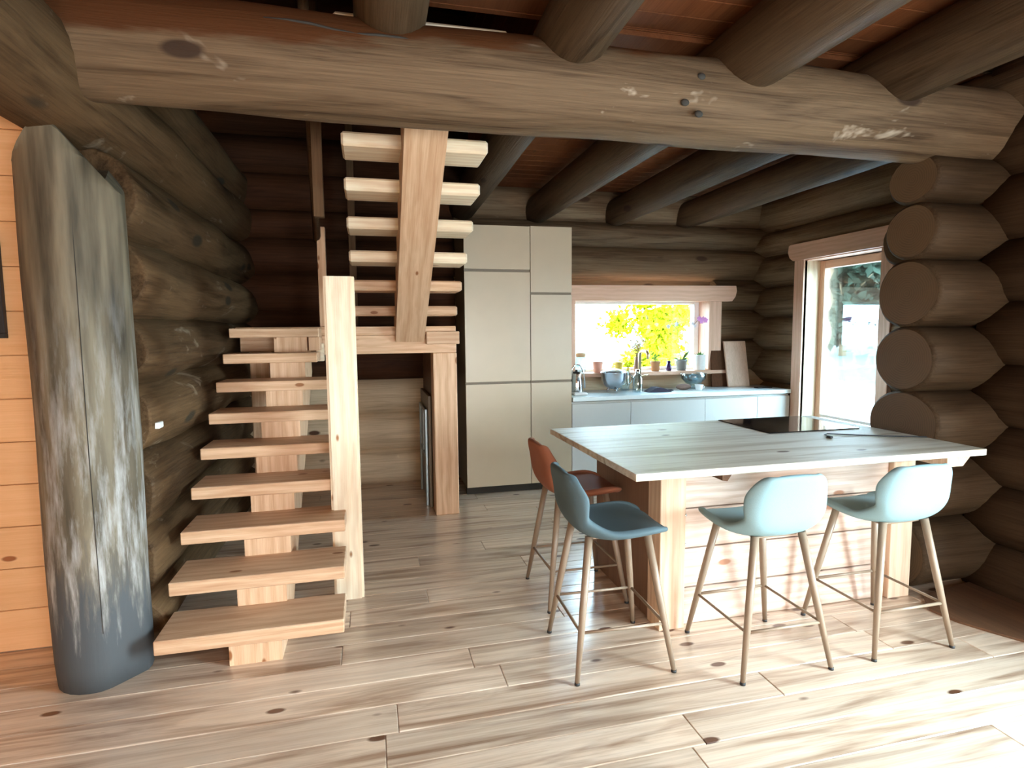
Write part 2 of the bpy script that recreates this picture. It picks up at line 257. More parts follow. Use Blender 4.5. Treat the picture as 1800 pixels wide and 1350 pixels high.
# ------------------------------------------------------------------ mesh helpers
class MB:
    def __init__(s, origin=(0, 0, 0)): s.bm = bmesh.new(); s.o = Vector(origin)
    def box(s, x0, x1, y0, y1, z0, z1, bev=0.0, mi=0):
        r = bmesh.ops.create_cube(s.bm, size=1.0); vs = r['verts']
        for v in vs:
            v.co = Vector(((x0 + x1) / 2 + v.co.x * (x1 - x0), (y0 + y1) / 2 + v.co.y * (y1 - y0), (z0 + z1) / 2 + v.co.z * (z1 - z0))) - s.o
        fs = set(f for v in vs for f in v.link_faces)
        for f in fs: f.material_index = mi
        if bev > 0:
            es = list(set(e for v in vs for e in v.link_edges))
            bmesh.ops.bevel(s.bm, geom=es, offset=bev, segments=1, affect='EDGES', profile=0.5)
        return s
    def prism(s, poly, axis, a, b, mi=0):
        """poly: 2D points in the two other axes (in XYZ order), extruded from a to b along axis"""
        def P(u, v, w): return Vector({'X': (w, u, v), 'Y': (u, w, v), 'Z': (u, v, w)}[axis]) - s.o
        A = [s.bm.verts.new(P(u, v, a)) for u, v in poly]; B = [s.bm.verts.new(P(u, v, b)) for u, v in poly]
        n = len(poly); fs = [s.bm.faces.new(A), s.bm.faces.new(B[::-1])]
        for i in range(n): fs.append(s.bm.faces.new((A[i], B[i], B[(i + 1) % n], A[(i + 1) % n])))
        for f in fs: f.material_index = mi
        bmesh.ops.recalc_face_normals(s.bm, faces=fs)
        return s
    def tube(s, pts, rad, seg=12, mi=0, caps=True):
        pts = [Vector(p) - s.o for p in pts]; n = len(pts)
        if not isinstance(rad, (list, tuple)): rad = [rad] * n
        rings = []; up = None
        for i, p in enumerate(pts):
            t = (pts[min(i + 1, n - 1)] - pts[max(i - 1, 0)]).normalized()
            if up is None: up = Vector((0, 0, 1)) if abs(t.z) < 0.9 else Vector((1, 0, 0))
            a = t.cross(up).normalized(); b = a.cross(t).normalized(); up = b
            rings.append([s.bm.verts.new(p + (a * math.cos(2 * PI * k / seg) + b * math.sin(2 * PI * k / seg)) * rad[i]) for k in range(seg)])
        fs = []
        for i in range(n - 1):
            for k in range(seg): fs.append(s.bm.faces.new((rings[i][k], rings[i][(k + 1) % seg], rings[i + 1][(k + 1) % seg], rings[i + 1][k])))
        if caps: fs.append(s.bm.faces.new(rings[0][::-1])); fs.append(s.bm.faces.new(rings[-1]))
        for f in fs: f.smooth = len(f.verts) == 4; f.material_index = mi
        bmesh.ops.recalc_face_normals(s.bm, faces=fs)
        return s
    def lathe(s, c, prof, seg=20, mi=0):
        c = Vector(c) - s.o; rings = []
        for r, z in prof:
            if r < 1e-5: rings.append([s.bm.verts.new(c + Vector((0, 0, z)))])
            else: rings.append([s.bm.verts.new(c + Vector((r * math.cos(2 * PI * k / seg), r * math.sin(2 * PI * k / seg), z))) for k in range(seg)])
        fs = []
        for A, B in zip(rings, rings[1:]):
            for k in range(seg):
                k2 = (k + 1) % seg
                if len(A) == 1 and len(B) == 1: continue
                if len(A) == 1: fs.append(s.bm.faces.new((A[0], B[k], B[k2])))
                elif len(B) == 1: fs.append(s.bm.faces.new((A[k], A[k2], B[0])))
                else: fs.append(s.bm.faces.new((A[k], A[k2], B[k2], B[k])))
        for f in fs: f.smooth = True; f.material_index = mi
        bmesh.ops.recalc_face_normals(s.bm, faces=fs)
        return s
    def ball(s, c, r, sub=2, sc=(1, 1, 1), mi=0):
        q = bmesh.ops.create_icosphere(s.bm, subdivisions=sub, radius=r)
        for v in q['verts']: v.co = Vector((v.co.x * sc[0], v.co.y * sc[1], v.co.z * sc[2])) + Vector(c) - s.o
        for f in set(f for v in q['verts'] for f in v.link_faces): f.smooth = True; f.material_index = mi
        return s
    def leaf(s, c, d, nrm, L, W, mi=0):
        c = Vector(c) - s.o; d = Vector(d).normalized(); nn = Vector(nrm); sd = d.cross(nn)
        if sd.length < 1e-3: sd = Vector((1, 0, 0))
        sd.normalize()
        a = s.bm.verts.new(c); b = s.bm.verts.new(c + d * L * .5 + sd * W * .5 + nn.normalized() * L * .06)
        e = s.bm.verts.new(c + d * L); f = s.bm.verts.new(c + d * L * .5 - sd * W * .5 + nn.normalized() * L * .06)
        q = s.bm.faces.new((a, b, e, f)); q.material_index = mi
        return s
    def build(s, name, mats, parent=None):
        me = bpy.data.meshes.new(name); s.bm.to_mesh(me); s.bm.free()
        if not isinstance(mats, (list, tuple)): mats = [mats]
        for m in mats: me.materials.append(M[m] if isinstance(m, str) else m)
        o = bpy.data.objects.new(name, me); COL.objects.link(o)
        o.location = s.o
        if parent is not None:
            o.parent = parent; o.location = s.o - WORLD.get(parent.name, Vector())
        WORLD[o.name] = s.o.copy()
        return o
WORLD = {}
def empty(name, loc=(0, 0, 0)):
    o = bpy.data.objects.new(name, None); COL.objects.link(o); o.location = loc; o.empty_display_size = 0.1
    WORLD[o.name] = Vector(loc); return o
def tag(o, label=None, cat=None, group=None, kind=None):
    if label: o['label'] = label
    if cat: o['category'] = cat
    if group: o['group'] = group
    if kind: o['kind'] = kind
    return o
def struct(name, loc=(0, 0, 0)):
    return tag(empty(name, loc), kind='structure')
def box(name, mat, parent, x0, x1, y0, y1, z0, z1, bev=0.004):
    mb = MB(((x0 + x1) / 2, (y0 + y1) / 2, z0)); mb.box(x0, x1, y0, y1, z0, z1, bev); return mb.build(name, mat, parent)
def log(name, mats, parent, p0, p1, r, r2=None, seg=22, step=0.22, wob=0.035, squash=1.0, bend=0.0, cham=0.012):
    """a round log between two points, with uneven girth; r2 = radius at the far end; squash = height/width"""
    p0 = Vector(p0); p1 = Vector(p1); d = p1 - p0; L = d.length; t = d.normalized(); r2 = r if r2 is None else r2
    a = t.cross(Vector((0, 0, 1)))
    a = Vector((1, 0, 0)) if a.length < 0.1 else a.normalized()
    b = a.cross(t).normalized(); sd = random.uniform(0, 100); n = max(2, int(L / step))
    mb = MB(p0); bm = mb.bm; rings = []
    ts = [0, cham / L] + [i / n for i in range(1, n)] + [1 - cham / L, 1]
    for j, q in enumerate(ts):
        rr = r + (r2 - r) * q
        k0 = 1 - cham / rr if j in (0, len(ts) - 1) else 1
        cen = d * q + b * bend * math.sin(PI * q)
        ring = []
        for k in range(seg):
            an = 2 * PI * k / seg
            w = 1 + wob * mnoise.noise(Vector((math.cos(an) * 1.3, math.sin(an) * 1.3 + sd, q * L * 1.6))) * 1.6
            ring.append(bm.verts.new(cen + (a * math.cos(an) + b * math.sin(an) * squash) * rr * w * k0))
        rings.append(ring)
    for i in range(len(rings) - 1):
        for k in range(seg):
            f = bm.faces.new((rings[i][k], rings[i][(k + 1) % seg], rings[i + 1][(k + 1) % seg], rings[i + 1][k])); f.smooth = True
    for R_ in (rings[0][::-1], rings[-1]):
        f = bm.faces.new(R_); f.material_index = 1 if isinstance(mats, (list, tuple)) and len(mats) > 1 else 0
    bmesh.ops.recalc_face_normals(bm, faces=bm.faces[:])
    return mb.build(name, mats, parent)

# ================================================================== SETTING
# ---- floor: individual boards along X
floor = struct('floor')
box('floor_base', 'subfloor', floor, -4.3, 4.6, -2.8, 6.2, -0.2, -0.028, 0)
PW = 0.1722
fixed = {0: [2.24], 2: [1.148], 3: [1.616], 4: [0.066], 5: [0.529], 7: [-0.165], 8: [0.957], 10: [0.282], 12: [0.941], 13: [0.277]}
row0 = 1.4215
for i in range(-22, 26):
    y0 = row0 + i * PW; y1 = y0 + PW
    if y0 > 5.75: break
    xs = [-4.2]; seams = list(fixed.get(i, []))
    x = -4.2 + random.uniform(0.5, 2.0)
    while x < 4.5:
        if all(abs(x - s_) > 0.9 for s_ in seams): seams.append(x)
        x += random.uniform(1.7, 2.9) if i >= -2 else random.uniform(3.0, 4.0)
    seams = [q for q in sorted(seams) if q < 4.1] + [4.45]
    for x1 in seams:
        x0 = xs[-1]; xs.append(x1)
        mb = MB(((x0 + x1) / 2, (y0 + y1) / 2, -0.028)); mb.box(x0 + .0006, x1 - .0006, y0 + .0008, y1 - .0008, -0.028, random.uniform(-.0004, 0), 0.003)
        mb.build('floor_board', 'floor', floor)

# ---- ceilings
ceiling = struct('ceiling')
y = -2.8
k = 0
while y < 2.75:          # front room: boards run along X over the joists
    box('ceiling_board', 'ceil', ceiling, -4.2, 4.5, y + .002, min(y + 0.14, 2.78), 2.96, 2.985, 0.003) if y > 0.6 else None
    y += 0.142
box('ceiling_backing', 'ceil', ceiling, -4.4, 4.7, -2.9, 2.76, 2.985, 3.12, 0)
box('ceiling_backing', 'ceil', ceiling, -4.4, -1.25, 2.7, 3.4, 2.955, 3.12, 0)
y = 2.75
while y < 5.9:          # kitchen
    box('ceiling_board', 'ceil', ceiling, 0.97, 4.5, y + .002, y + 0.14, 2.93, 2.955, 0.003)
    y += 0.142
box('ceiling_backing', 'ceil', ceiling, 0.97, 4.6, 2.75, 6.1, 2.955, 3.08, 0)
def joist(x0, x1, r0, r1, z0=2.84, z1=2.715, ya=-0.6, yb=5.95):
    log('joist', ['joist', 'endY'], ceiling, (x0, ya, z0), (x1, yb, z1), r0, r1, 24, 0.3, 0.03)
joist(0.12, 0.13, 0.15, 0.15, 2.84, 2.83, -0.6, 2.85)
joist(0.875, 0.93, 0.165, 0.135)
joist(1.88, 1.69, 0.19, 0.135)
joist(2.74, 2.545, 0.19, 0.135)
joist(3.62, 3.36, 0.17, 0.135)

# ---- back wall (kitchen and stair), logs along X, axis Y=5.93
wall_back = struct('wall_back')
YB = 5.925; RB = 0.205
seam = [0, .35, .70, 1.04, 1.37, 1.71, 2.04, 2.37, 2.62, 2.95]
OX0, OX1 = 2.03, 3.74
for i in range(len(seam) - 1):
    z0, z1 = seam[i], seam[i + 1]; zc = (z0 + z1) / 2; h = (z1 - z0) / 2; sq = min(1.0, (h + .022) / RB)
    if zc > 1.2:
        log('log', 'stairshade', wall_back, (-1.35, YB, zc), (.84, YB, zc), RB, seg=24, squash=sq, wob=.02)
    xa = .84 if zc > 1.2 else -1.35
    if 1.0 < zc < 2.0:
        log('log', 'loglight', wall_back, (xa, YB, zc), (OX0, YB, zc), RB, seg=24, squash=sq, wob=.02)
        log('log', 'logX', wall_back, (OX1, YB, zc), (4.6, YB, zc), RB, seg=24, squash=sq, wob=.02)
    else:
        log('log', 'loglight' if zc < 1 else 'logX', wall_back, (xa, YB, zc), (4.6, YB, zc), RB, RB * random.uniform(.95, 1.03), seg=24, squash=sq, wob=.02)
for i in range(5):      # wall above the ceiling line, seen only up the stairwell
    z0 = 2.95 + i * .33
    log('log', 'stairshade', wall_back, (-1.4, YB, z0 + .165), (1.2, YB, z0 + .165), RB, squash=.9, wob=.02)
box('wall_infill', 'logX', wall_back, -1.6, OX0, YB - .03, YB + .25, 0, 4.85, 0)
box('wall_infill', 'logX', wall_back, OX1, 4.6, YB - .03, YB + .05, 0, 3.0, 0)
box('wall_infill', 'logX', wall_back, OX0, OX1, YB - .03, YB + .05, 0, 1.03, 0)
box('wall_infill', 'logX', wall_back, OX0, OX1, YB - .03, YB + .05, 1.93, 3.0, 0)

# ---- left wall beside the stairs, logs along Y, axis X=-1.18
wall_left = struct('wall_left')
seam = [0, .27, .58, .93, 1.27, 1.58, 1.94, 2.29]
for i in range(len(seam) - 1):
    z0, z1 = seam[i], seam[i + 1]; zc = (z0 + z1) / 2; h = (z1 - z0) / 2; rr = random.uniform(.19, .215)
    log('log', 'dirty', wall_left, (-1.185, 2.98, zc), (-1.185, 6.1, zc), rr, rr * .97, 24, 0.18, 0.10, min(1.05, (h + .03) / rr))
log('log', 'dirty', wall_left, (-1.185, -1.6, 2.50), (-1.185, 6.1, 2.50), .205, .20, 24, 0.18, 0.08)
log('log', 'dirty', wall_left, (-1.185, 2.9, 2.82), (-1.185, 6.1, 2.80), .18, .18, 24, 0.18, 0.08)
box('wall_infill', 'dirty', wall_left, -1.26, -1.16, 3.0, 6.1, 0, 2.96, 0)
# dark upper storey round the stairwell
wall_upper = struct('wall_upper')
for i in range(9):
    box('wall_board', 'ceil', wall_upper, -1.42, -1.38, 2.7, 6.0, 2.95 + i * .19, 2.95 + i * .19 + .188, .004)
    box('wall_board', 'ceil', wall_upper, 0.99, 1.03, 2.7, 6.0, 3.08 + i * .19, 3.08 + i * .19 + .188, .004)
    box('wall_board', 'ceil', wall_upper, -1.42, 1.03, 2.72, 2.76, 3.08 + i * .19, 3.08 + i * .19 + .188, .004)
box('roof_lining', 'ceil', wall_upper, -1.7, 1.3, 2.5, 6.4, 4.58, 4.9, 0)
box('outer_wall', 'gap', wall_upper, -1.6, -1.43, 2.6, 6.3, 2.7, 4.8, 0)
box('outer_wall', 'gap', wall_upper, 1.035, 1.2, 2.6, 6.3, 3.0, 4.8, 0)
box('outer_wall', 'gap', wall_upper, -1.6, 1.2, 2.55, 2.715, 3.0, 4.8, 0)

# ---- boarded wall on the far left, boards along X at Y=3.14
wall_panel = struct('wall_panelled')
for i in range(14):
    z0 = 0.003 + i * .201
    box('wall_board', 'panel', wall_panel, -4.2, -1.22, 3.14, 3.17, z0, z0 + .1985, .003)
box('wall_backing', 'panel', wall_panel, -4.4, -1.25, 3.165, 3.35, -.1, 3.0, 0)

# ---- right wall of the kitchen, logs along Y, axis X=4.44, with the glazed door opening
wall_right = struct('wall_right')
XR = 4.445
seam = [0, .28, .59, .90, 1.27, 1.63, 1.95, 2.29, 2.55, 2.95]
DY0, DY1 = 4.10, 5.07
for i in range(len(seam) - 1):
    z0, z1 = seam[i], seam[i + 1]; zc = (z0 + z1) / 2; h = (z1 - z0) / 2; sq = min(1.05, (h + .022) / .205)
    if zc < 2.2:
        log('log', 'logY', wall_right, (XR, 2.5, zc), (XR, DY0, zc), .205, seg=22, squash=sq, wob=.03)
        log('log', 'logY', wall_right, (XR, DY1, zc), (XR, 6.1, zc), .205, seg=22, squash=sq, wob=.03)
    else:
        log('log', 'logY', wall_right, (XR, 2.5, zc), (XR, 6.1, zc), .205, seg=22, squash=sq, wob=.03)
box('wall_infill', 'logY', wall_right, XR - .04, XR + .04, 2.5, DY0, 0, 3.0, 0)
box('wall_infill', 'logY', wall_right, XR - .04, XR + .04, DY1, 6.1, 0, 3.0, 0)
box('wall_infill', 'logY', wall_right, XR - .04, XR + .04, DY0, DY1, 2.17, 3.0, 0)

# ---- short partition of stacked logs, ends cut square and facing the kitchen island
wall_part = struct('wall_partition')
stub = [(0.0, .40, .215), (.40, .76, .22), (.76, 1.134, .235), (1.134, 1.501, .20), (1.501, 1.881, .205), (1.881, 2.186, .172), (2.186, 2.45, .165)]
for i, (z0, z1, rr) in enumerate(stub):
    zc = (z0 + z1) / 2; h = (z1 - z0) / 2
    log('log', ['darklog', 'endX'], wall_part, (2.97 + random.uniform(-.012, .012), 2.70, zc), (4.5, 2.70, zc), rr, rr, 32, .2, .035, (h + .006) / rr, cham=.02)
log('log', ['darklog', 'endX'], wall_part, (3.22, 2.99, 2.03), (4.5, 2.99, 2.03), .15, seg=28, cham=.02)
log('log', ['darklog', 'endX'], wall_part, (3.24, 2.98, 1.70), (4.5, 2.98, 1.70), .15, seg=28, cham=.02)
# ---- outer wall of the front room, logs along Y, with a window opening beside the camera
wall_front_right = struct('wall_side')
for i in range(9):
    zc = -.02 + i * .345 + .1
    if 0.35 < zc < 2.05:
        log('log', 'darklogY', wall_front_right, (3.56, 1.22, zc), (3.56, 2.62, zc), .2, seg=20)
        log('log', 'darklogY', wall_front_right, (3.56, -2.8, zc), (3.56, -0.35, zc), .2, seg=20)
    else:
        log('log', 'darklogY', wall_front_right, (3.56, -2.8, zc), (3.56, 2.62, zc), .2, seg=20)
wall_rear = struct('wall_rear')
for (a, b, c, d) in ((-4.2, -.9, 0, 3.0), (0.1, 3.7, 0, 3.0), (-.9, 0.1, 0, 0.8), (-.9, 0.1, 0.95, 3.0)):
    box('wall_section', 'panel', wall_rear, a, b, -2.8, -2.7, c, d, 0)
wall_far = struct('wall_far_left')
box('wall_section', 'panel', wall_far, -4.4, -4.2, -2.9, 3.3, -.1, 3.05, 0)

# ---- thin dark brown slab laid over the pale floor by the partition
tr = struct('trim_1')
mb = MB((3.1, 1.0, 0)); mb.prism([(2.965, 2.50), (2.845, 2.36), (2.865, 2.22), (2.93, 2.09), (3.0, 1.97), (3.6, .9), (3.6, 2.6)], 'Z', 0.0005, 0.012)
mb.build('dark_slab', 'darkwood', tr)

# ================================================================== WINDOW AND DOOR
w1 = struct('window_1', (2.9, 5.7, 1.0))
YF = 5.70
# header with a rounded right end
hp = [(1.96, 1.80), (3.86, 1.80), (3.90, 1.85), (3.915, 1.91), (3.905, 1.965), (1.96, 1.955)]
MB((2.9, 5.7, 1.8)).prism(hp, 'Y', YF - .055, YF + .05).build('window_head_casing', 'trimX', w1)
box('window_side_casing', 'trimZ', w1, 3.595, 3.745, YF - .04, YF + .05, 1.06, 1.80)
box('window_side_casing', 'trimZ', w1, 1.90, 2.06, YF - .04, YF + .05, 1.06, 1.80)
box('window_sill', 'trimX', w1, 1.94, 3.80, YF - .085, YF + .30, 1.015, 1.055, .008)
box('window_reveal', 'trimZ', w1, 3.595, 3.63, YF + .05, YF + .33, 1.055, 1.83, 0)
box('window_reveal', 'trimZ', w1, 2.02, 2.06, YF + .05, YF + .33, 1.055, 1.83, 0)
box('window_reveal', 'trimX', w1, 2.02, 3.63, YF + .05, YF + .33, 1.80, 1.84, 0)
box('window_frame', 'white', w1, 3.535, 3.595, YF + .17, YF + .25, 1.055, 1.80)
box('window_frame', 'white', w1, 2.06, 2.10, YF + .17, YF + .25, 1.055, 1.80)
box('window_frame', 'white', w1, 2.10, 3.535, YF + .17, YF + .25, 1.775, 1.80)
box('window_frame', 'white', w1, 2.10, 3.535, YF + .17, YF + .25, 1.055, 1.085)
box('window_pane', 'glass', w1, 2.10, 3.535, YF + .205, YF + .215, 1.085, 1.775, 0)

d1 = struct('door_1', (4.3, 4.6, 0))
XF = 4.235
hp = [(5.21, 2.215), (5.235, 2.27), (5.225, 2.335), (5.20, 2.345), (3.9, 2.345), (3.9, 2.18), (5.16, 2.18)]
MB((4.25, 4.6, 2.18)).prism(hp, 'X', XF - .02, XF + .06).build('door_head_casing', 'trimY', d1)
box('door_side_casing', 'trimZ', d1, XF, XF + .05, 5.03, 5.16, 0, 2.18)
box('door_side_casing', 'trimZ', d1, XF, XF + .05, 4.00, 4.12, 0, 2.18)
box('door_jamb', 'paleZ', d1, XF + .02, XF + .20, 5.03, 5.07, 0, 2.18, 0)
box('door_jamb', 'paleZ', d1, XF + .02, XF + .20, 4.08, 4.12, 0, 2.18, 0)
box('door_jamb', 'trimY', d1, XF + .02, XF + .30, 4.08, 5.07, 2.17, 2.20, 0)
box('door_jamb', 'trimY', d1, XF + .0, XF + .35, 4.08, 5.07, -.02, .03, 0)
# door leaf with glazing, slightly outside the wall plane
XD = XF + .20
box('door_stile', 'trimZ', d1, XD, XD + .06, 4.97, 5.07, .03, 2.17)
box('door_stile', 'zinc', d1, XD, XD + .06, 4.12, 4.27, .03, 2.17)
box('door_rail', 'trimY', d1, XD, XD + .06, 4.27, 4.97, 2.09, 2.17)
box('door_rail', 'white', d1, XD, XD + .06, 4.27, 4.97, .03, .20)
box('door_rail', 'white', d1, XD + .01, XD + .05, 4.27, 4.97, .60, .63)
box('door_pane', 'glass', d1, XD + .025, XD + .035, 4.27, 4.97, .20, 2.09, 0)
for z in (.5, 1.02, 1.13, 1.8):
    MB((XD - .02, 4.26, z)).tube([(XD - .012, 4.255, z - .03), (XD - .012, 4.255, z + .03)], .010, 10).build('door_hinge', 'chrome', d1)

# ================================================================== OUTSIDE
lawn = MB(); lawn.box(-40, 90, 6.3, 110, -.5, -.3); lawn.box(4.8, 90, -30, 6.3, -.5, -.3)
tag(lawn.build('lawn', 'lawn'), kind='structure')
pt = MB(); pt.prism([(4.9, 0.5), (13, 6), (15.5, 17), (4.9, 12)], 'Z', -.3, -.27)
tag(pt.build('patio', 'patio'), kind='structure')
def tree(name, label, loc, h, crown, mat, nleaf, lsize, group=None, low=0.35, trunk=.1):
    x, y, z = loc; t = empty(name, loc)
    mb = MB(loc); mb.tube([(x, y, z), (x + .1, y, z + h * .4), (x, y + .1, z + h * .8)], [trunk, trunk * .7, trunk * .25], 8)
    for k in range(5):
        a = k * 1.26; mb.tube([(x, y, z + h * (.25 + .08 * k)), (x + math.cos(a) * crown * .7, y + math.sin(a) * crown * .7, z + h * (.5 + .09 * k))], [trunk * .4, trunk * .1], 6)
    mb.build('trunk', 'bark', t)
    mb = MB(loc); rnd = random.Random(hash(label) % 999 if False else int(x * 17 + y * 31))
    blobs = [(rnd.gauss(0, .42) * crown, rnd.gauss(0, .42) * crown, h * (low + rnd.random() * (1 - low))) for _ in range(26)]
    for i in range(nleaf):
        bx, by, bz = blobs[i % 26]; q = Vector((rnd.gauss(0, 1), rnd.gauss(0, 1), rnd.gauss(0, .8))) * crown * .17
        mb.leaf((x + bx + q.x, y + by + q.y, z + bz + q.z), (rnd.gauss(0, 1), rnd.gauss(0, 1), rnd.gauss(0, 1)), (rnd.gauss(0, 1), rnd.gauss(0, 1), rnd.gauss(0, 1) + .2), lsize, lsize * .6)
    mb.build('foliage', mat, t)
    return tag(t, label, 'tree', group)
tree('autumn_tree', 'bright yellow leafy tree outside the kitchen window', (5.55, 10.6, -.3), 3.0, .85, 'yleaf', 8000, .14, low=.12)
for k, (x, y, h) in enumerate(((29.6, 31.4, 6), (34, 39.5, 7.5), (42, 41.5, 8.5), (43, 51, 9), (51, 46, 9))):
    tree('garden_tree', 'pale green tree across the lawn, seen through the glazed door', (x, y, -.3), h, 2.4, 'gleaf', 2600, .8, 'garden trees across the lawn', .25, .25)

# ================================================================== BIG BEAM AND POST
beam = log('ceiling_beam', ['beam', 'endX'], None, (-1.35, 2.66, 2.60), (4.4, 2.66, 2.605), .20, .205, 32, 0.15, .05)
tag(beam, 'massive round log beam spanning the whole room above the stairs and island', 'beam')
cr = MB((0, 2.46, 2.7)); pts = []
for i in range(18):
    x = -.35 + i * .085; pts.append((x, 2.475 + .004 * math.sin(i * 2.1), 2.69 - .0045 * i + .006 * math.sin(i * 1.3)))
cr.tube(pts, [.002] + [.0055] * 16 + [.002], 6).build('drying_crack', 'gap', beam)
for x, z in ((.90, 2.60), (1.42, 2.52), (1.49, 2.475), (1.5, 2.64)):
    MB((x, 2.47, z)).ball((x, 2.468, z), .018, 2, (1.2, .5, .9)).build('knot', 'gap', beam)

post = empty('log_post', (-1.18, 2.85, 0))
mb = MB((-1.18, 2.85, 0)); bm = mb.bm; rings = []; seg = 28
for j in range(24):
    z = 2.42 * j / 23; ring = []
    for k in range(seg):
        a = 2 * PI * k / seg; r = .185 * (1 + .035 * mnoise.noise(Vector((math.cos(a), math.sin(a), z * 1.4))))
        fa = (a - math.radians(-42)); fa = (fa + PI) % (2 * PI) - PI
        if abs(fa) < .62: r = min(r, .165 / math.cos(fa) * .985)      # hewn flat facing the light
        if z < .05: r *= .97 + z * .6
        x_, y_ = math.cos(a) * r, math.sin(a) * r
        zz = z
        if j > 17:      # top cut to a ridge under the log above
            lim = 2.36 - max(0, x_ + .01) * 1.4 - max(0, -(x_ + .01)) * 1.1
            zz = min(z, lim)
        ring.append(bm.verts.new(Vector((x_, y_, zz))))
    rings.append(ring)
for i in range(23):
    for k in range(seg):
        f = bm.faces.new((rings[i][k], rings[i][(k + 1) % seg], rings[i + 1][(k + 1) % seg], rings[i + 1][k])); f.smooth = True
bm.faces.new(rings[0][::-1]); bm.faces.new(rings[-1]); bmesh.ops.recalc_face_normals(bm, faces=bm.faces[:])
mb.build('trunk', 'post', post)
MB((-1.1, 2.69, 1.0)).tube([(-1.118, 2.682, .25), (-1.12, 2.680, 1.0), (-1.118, 2.682, 1.8), (-1.12, 2.685, 2.2)], [.001, .002, .0015, .001], 5).build('drying_crack', 'gap', post)
tag(post, 'thick vertical log post, weathered grey with a sooty dark foot, beside the stairs', 'post')

# ================================================================== STAIRCASE
st = empty('staircase', (-.5, 3.6, 0))
tag(st, 'open pine staircase turning at a landing, treads on a central stringer', 'staircase')
for i in range(9):
    Y0 = 2.69 + .2115 * i; zt = .182 + .1688 * i; xr = -.15 if i < 7 else -.345
    xl = -.935 if i else -.94
    mb = MB((-.55, Y0 + .14, zt)); mb.box(xl, xr, Y0, Y0 + .285, zt - .064, zt, .004); mb.build('tread', 'pineX', st)
# sawtooth stringer of the lower flight
poly = [(2.74, 0.0)]
for i in range(9):
    Y0 = 2.69 + .2115 * i; zt = .182 + .1688 * i - .064
    poly += [(Y0 + .055, zt), (Y0 + .055 + .2115, zt)]
poly += [(4.72, 1.20), (3.10, 0.0)]
poly[0] = (2.745, 0.0)
MB((-.53, 3.6, 0)).prism(poly, 'X', -.655, -.43).build('stringer', 'pineZ', st)
# newel post, leaning a touch
mb = MB((-.15, 3.35, 0)); mb.prism([(-.232, 3.29), (-.072, 3.29), (-.072, 3.44), (-.232, 3.44)], 'Z', 0, 1.80)
for v in mb.bm.verts: v.co.x += .004
es = [e for e in mb.bm.edges if abs((e.verts[0].co - e.verts[1].co).z) > 1]
bmesh.ops.bevel(mb.bm, geom=es, offset=.012, segments=2, affect='EDGES')
nw = mb.build('newel_post', 'paleZ', st)
# landing
for i in range(6):
    y0 = 4.66 + i * .17
    box('landing_board', 'pineX', st, -.95, .68, y0, y0 + .168, 1.475, 1.543, .004)
box('landing_beam', 'pineX', st, -.38, .685, 4.675, 4.83, 1.33, 1.474, .005)
box('beam_end', 'paleX', st, -.385, -.33, 4.60, 4.675, 1.285, 1.42, .004)
box('landing_beam', 'pineX', st, -.93, -.40, 4.70, 4.83, 1.36, 1.474, .005)
box('landing_beam', 'pineY', st, .50, .68, 4.83, 5.70, 1.33, 1.474, .005)
box('landing_beam', 'pineY', st, -.93, -.80, 4.83, 5.70, 1.36, 1.474, .005)
box('support_block', 'pineX', st, .44, .70, 4.60, 4.66, 1.40, 1.50, .004)
box('landing_post', 'pineZ', st, .495, .685, 4.665, 4.855, 0, 1.33, .006)
box('landing_post', 'pineZ', st, -.90, -.76, 4.86, 5.0, 0, 1.36, .006)
box('side_panel', 'darkwood', st, .505, .53, 4.855, 5.70, 0.0, 1.33, .002)
box('riser_support', 'pineZ', st, -.42, -.345, 4.42, 4.66, 1.37, 1.468, .003)
box('guard_post', 'pineZ', st, -.36, -.30, 4.72, 4.80, 1.543, 2.30, .004)
# upper flight climbing back towards the room
for i in range(8):
    Yf = 4.614 - .256 * i; zt = 1.699 + .1745 * i
    mb = MB((.29, Yf + .15, zt)); mb.box(-.112, .69, Yf, Yf + .29, zt - .075, zt, .012); mb.build('tread', 'paleX' if i > 1 else 'pineX', st)
a = (4.64, 1.42); sl = .6816
def L(yv, dz): return (yv, a[1] + (a[0] - yv) * sl + dz)
poly = [L(4.64, 0), L(2.72, 0)]
for i in range(7, -1, -1):
    Yf = 4.614 - .256 * i; zb = 1.699 + .1745 * i - .0745
    poly += [(Yf + .02, zb), (Yf + .27, zb)]
poly += [(4.90, 1.545), (4.64, 1.545)]
sm = MB((.32, 3.6, 1.5)); sm.prism(poly, 'X', .205, .425)
sg_ = math.atan(sl); bmesh.ops.rotate(sm.bm, verts=sm.bm.verts[:], cent=(0, 0, 0), matrix=Matrix.Rotation(sg_, 3, 'X'))
so_ = sm.build('stringer', 'pineY', st); so_.rotation_euler = (-sg_, 0, 0)
# handrail and guard boards seen edge-on behind the newel
mb = MB((-.3, 4.2, 2.4)); mb.tube([(-.36, 4.76, 2.20), (-.30, 3.75, 2.87), (-.25, 2.9, 3.45)], .028, 8); mb.build('handrail', 'railwood', st)
box('guard_post', 'railwood', st, -.145, -.085, 5.40, 5.46, 1.543, 3.9, .003)
box('guard_post', 'railwood', st, -.30, -.24, 3.78, 3.84, 2.2, 3.9, .003)

